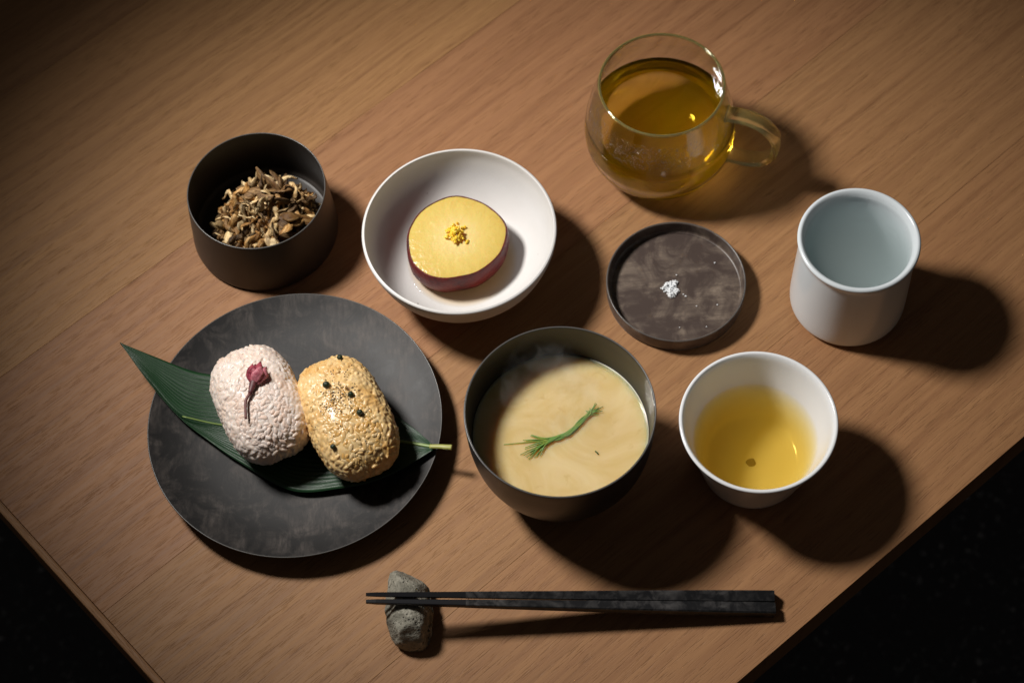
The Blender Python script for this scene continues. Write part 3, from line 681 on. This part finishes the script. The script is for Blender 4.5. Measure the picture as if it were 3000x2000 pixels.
# ------------------------------------------------------------------ peppercorns and flakes
M_PEP = plain('green_pepper', (0.018, 0.030, 0.014), 0.32, 0.5, bumps=(1100, .7, .0006), var=((0.045, 0.055, 0.018), 500, .5, .7))
def yz(x, y):      # height of the yellow ball's crown at x,y (mm)
    dx, dy = x+98.5, y+72.2; c_, s_ = math.cos(R(68)), math.sin(R(68))
    a, b = dx*c_-dy*s_, dx*s_+dy*c_
    q = 1-(abs(a)/38.5)**3.0-(abs(b)/23.6)**3.0
    return 11.8+20.5+20.5*max(.02, q)**.43
peps = [(-100.6, -37.0, 1.75, 'peppercorn at the top end of the yellow rice ball'), (-108.2, -57.6, 2.15, 'largest dark peppercorn left of centre on the yellow rice ball'),
        (-94.3, -65.0, 1.75, 'peppercorn near the centre of the yellow rice ball'), (-89.4, -77.0, 1.9, 'peppercorn right of centre on the yellow rice ball'),
        (-105.6, -95.0, 1.6, 'lone peppercorn low down on the yellow rice ball')]
for k, (x, y, r_, lab) in enumerate(peps):
    y -= 3.0
    bv, bf = ellipsoid(14, 10, r_/1000, r_*.95/1000, r_*.92/1000)
    bv = [tuple(Vector(p)*(1+.09*noise.noise(Vector(p)*900+Vector((k*4, 0, 0))))) for p in bv]
    o = link('peppercorn', mesh('peppercorn', bv, bf), M_PEP, None, (x/1000, y/1000, (yz(x, y)+r_*.45)/1000)); tag(o, 'dark green '+lab, 'peppercorn', 'peppercorns on the yellow rice ball')
v, f = [], []
rz = random.Random(9)
for k in range(120):
    x = rz.gauss(-101.5, 7.0); y = rz.gauss(-68.5, 9.5)
    bv, bf = ellipsoid(6, 4, rz.uniform(.00035, .0009)*(1.3 if k < 14 else .8), .00036, .00025)
    M4 = Matrix.Translation((x/1000, y/1000, (yz(x, y)+1.9)/1000)) @ Matrix.Rotation(rz.uniform(0, 6), 4, 'Z')
    join_into(v, f, bv, bf, M4)
tag(link('pepper_flakes', mesh('pepper_flakes', v, f), plain('black_flake', (0.03, 0.018, 0.010), 0.5)), 'fine dark flakes of ground pepper scattered on the yellow rice ball', 'pepper', None, 'stuff')

# ------------------------------------------------------------------ stone rest and chopsticks
secs = [  # y, x_left, x_right, ridge x, height (mm)
    (-161, -76, -70, -73.5, 13), (-163.5, -78, -66, -73, 20), (-167, -79.2, -61, -72.5, 23.5), (-172, -80.2, -57, -71.5, 24.5), (-178, -81, -56, -71, 23.6), (-184, -81.2, -55.2, -71, 23.2), (-190, -81.2, -54.4, -70.5, 23.4),
    (-196, -80.4, -54, -69.5, 22.5), (-201, -78.6, -54.4, -68, 18.5), (-204.2, -75, -57, -66.5, 12.5), (-206, -70, -61.5, -66, 7)]
L_ = catmull([(s[1], s[0], 0) for s in secs], 5); R_ = catmull([(s[2], s[0], 0) for s in secs], 5); D_ = catmull([(s[3], s[4], 0) for s in secs], 5)
v, f = [], []
SCN = Vector((-67.5, -183, 10))
FAC = [(Vector(n_).normalized(), d_) for n_, d_ in (((-.8, .1, .6), 13.0), ((.55, -.1, .83), 13.0), ((.75, .5, .4), 13.5), ((-.2, .85, .5), 21.0), ((.45, .75, .5), 14.5), ((-.75, -.5, .35), 17), ((.1, -.8, .6), 18.5), ((-.3, -.2, .93), 13.8), ((.9, -.3, .2), 12.2), ((.3, .35, .88), 13.4))]
na = 48
for i in range(len(L_)):
    xl, xr, y = L_[i].x, R_[i].x, L_[i].y; rx, hz = D_[i].x, D_[i].y
    cxm = (xl+xr)/2; hwid = (xr-xl)/2
    for k in range(na):
        a = 2*math.pi*k/na; ca, sa_ = math.cos(a), math.sin(a)
        x = cxm+hwid*math.copysign(abs(ca)**.75, ca); z = hz*.46+hz*.54*math.copysign(abs(sa_)**.7, sa_)
        if sa_ > 0: z -= hz*.32*max(0, (x-rx)/max(1, xr-rx))**1.3
        p = Vector((x, y, z)); d = Vector((ca, 0, sa_))
        for pn, pd in FAC:
            e_ = (p-SCN).dot(pn)-pd
            if e_ > 0: p -= pn*e_
        p += d*(.9*noise.noise(p*.16)+.6*noise.noise(p*.42+Vector((5, 0, 0)))+.35*abs(noise.noise(p*1.3)))
        p.z = max(p.z, .15)
        v.append(tuple(p/1000))
for i in range(len(L_)-1):
    for k in range(na): k2 = (k+1) % na; f.append((i*na+k, i*na+k2, (i+1)*na+k2, (i+1)*na+k))
f.append(tuple(range(na))); f.append(tuple(reversed([(len(L_)-1)*na+k for k in range(na)])))
m = NT('lava_stone'); n1 = m.noise(m.coord(), 160, 5, 0.65, .4); n2 = m.noise(m.coord(), 620, 3, 0.6)
vo = m.node('ShaderNodeTexVoronoi'); m.l(m.coord(), vo.inputs['Vector']); vo.inputs['Scale'].default_value = 420
pit = m.math('MULTIPLY', m.ramp(vo.outputs['Distance'], [(0.10, 1.0), (0.32, 0.0)]), m.ramp(n1, [(0.42, 0.0), (0.58, 1.0)]))
c = m.ramp(n1, [(0.3, (0.13, 0.12, 0.095)), (0.5, (0.27, 0.25, 0.20)), (0.7, (0.46, 0.43, 0.355))])
c = m.mix(m.ramp(n2, [(0.4, 0.0), (0.7, 0.6)]), c, (0.20, 0.195, 0.15)); c = m.mix(m.math('MULTIPLY', pit, .85), c, (0.04, 0.036, 0.025))
m.set(Base_Color=c, Roughness=0.88); m.bump(m.math('SUBTRACT', m.math('ADD', n1, m.math('MULTIPLY', n2, .5)), m.math('MULTIPLY', pit, 1.4)), 0.9, 0.0016)
me = mesh('chopstick_rest', v, f); bm = bmesh.new(); bm.from_mesh(me); bmesh.ops.recalc_face_normals(bm, faces=bm.faces); bm.to_mesh(me); bm.free()
tag(link('chopstick_rest', me, m.m), 'rough grey pitted stone used as a chopstick rest', 'stone')

M_TIP = plain('stick_tip_lacquer', (0.012, 0.012, 0.014), 0.30, 0.5)
M_HAN = dark_ware('stick_handle_finish', (0.012, 0.012, 0.013), (0.085, 0.080, 0.078), 0.34, 0.8, 130, (70, 70, 70))
def stick(a, b, rot, label):
    a, b = Vector(a)/1000, Vector(b)/1000
    root = empty('chopstick', tuple(b)); tag(root, label, 'chopstick', 'pair of dark square chopsticks')
    d = (b-a); L = d.length; t = d.normalized(); s = t.cross(Vector((0, 0, 1))).normalized(); u = s.cross(t)
    s, u = s*math.cos(rot)+u*math.sin(rot), u*math.cos(rot)-s*math.sin(rot)
    def part(name, t0, t1, mat, shrink=1.0):
        v, f = [], []; N = 10; ch = .22
        for i in range(N+1):
            k = t0+(t1-t0)*i/N; h = (.00118+(.0034-.00118)*min(1, k*1.15)**.9)*shrink
            e = 1.0
            if (i == 0 and t0 == 0): e = .8
            c_ = h*ch
            for (x, y) in ((h, h-c_), (h-c_, h), (-h+c_, h), (-h, h-c_), (-h, -h+c_), (-h+c_, -h), (h-c_, -h), (h, -h+c_)):
                v.append(tuple(a+t*(L*k)+s*x*e+u*y*e-b))
        for i in range(N):
            for k in range(8): k2 = (k+1) % 8; f.append((i*8+k, i*8+k2, (i+1)*8+k2, (i+1)*8+k))
        f.append(tuple(reversed(range(8)))); f.append(tuple(N*8+k for k in range(8)))
        me = mesh(name, v, f, False); bm = bmesh.new(); bm.from_mesh(me); bmesh.ops.recalc_face_normals(bm, faces=bm.faces); bm.to_mesh(me); bm.free()
        link(name, me, mat, root)
    part('tip', 0, .242, M_TIP, .97); part('handle', .242, 1, M_HAN)
stick((-91.0, -180.7, 27.3), (137.3, -189.5, 3.5), R(-16), 'far dark chopstick of the pair, its tip on the stone')
stick((-91.1, -184.9, 27.3), (137.0, -197.3, 3.5), R(3), 'near dark chopstick of the pair, closest to the table corner')

# ------------------------------------------------------------------ steam over the soup
m = NT('steam'); m.n.remove(m.b)
tc = m.node('ShaderNodeTexCoord'); mp = m.node('ShaderNodeMapping'); m.l(tc.outputs['Object'], mp.inputs[0]); mp.inputs['Scale'].default_value = (52, 52, 20)
wn = m.node('ShaderNodeTexNoise'); m.l(mp.outputs[0], wn.inputs['Vector']); wn.inputs['Scale'].default_value = 1.0; wn.inputs['Detail'].default_value = 3; wn.inputs['Distortion'].default_value = 2.2
ridge = m.math('ABSOLUTE', m.math('SUBTRACT', wn.outputs['Fac'], 0.5))
den = m.ramp(ridge, [(0.0, 1.0), (0.07, 0.35), (0.16, 0.0)])
big = m.noise(tc.outputs['Object'], 38, 1, 0.5)
den = m.math('MULTIPLY', den, m.ramp(big, [(0.44, 0.0), (0.62, 1.0)]))
sx = m.node('ShaderNodeSeparateXYZ'); m.l(tc.outputs['Object'], sx.inputs[0])
den = m.math('MULTIPLY', den, m.ramp(m.math('MULTIPLY', sx.outputs['Z'], 10), [(0.0, 0.9), (0.25, 0.7), (0.52, 0.0)]))
pv = m.node('ShaderNodeVolumePrincipled'); pv.inputs['Color'].default_value = (0.95, 0.95, 0.95, 1); m.l(m.math('MULTIPLY', den, 9.0), pv.inputs['Density'])
m.l(pv.outputs[0], m.out.inputs['Volume'])
st = link('steam', lathe('steam', [(0, 0), (26, 0), (30, 8), (28, 30), (20, 52), (0, 54)], 32, 1, False), m.m, None, (.0185, -.0800, .0445))
tag(st, 'faint wisps of steam rising from the miso soup', 'steam', None, 'stuff')
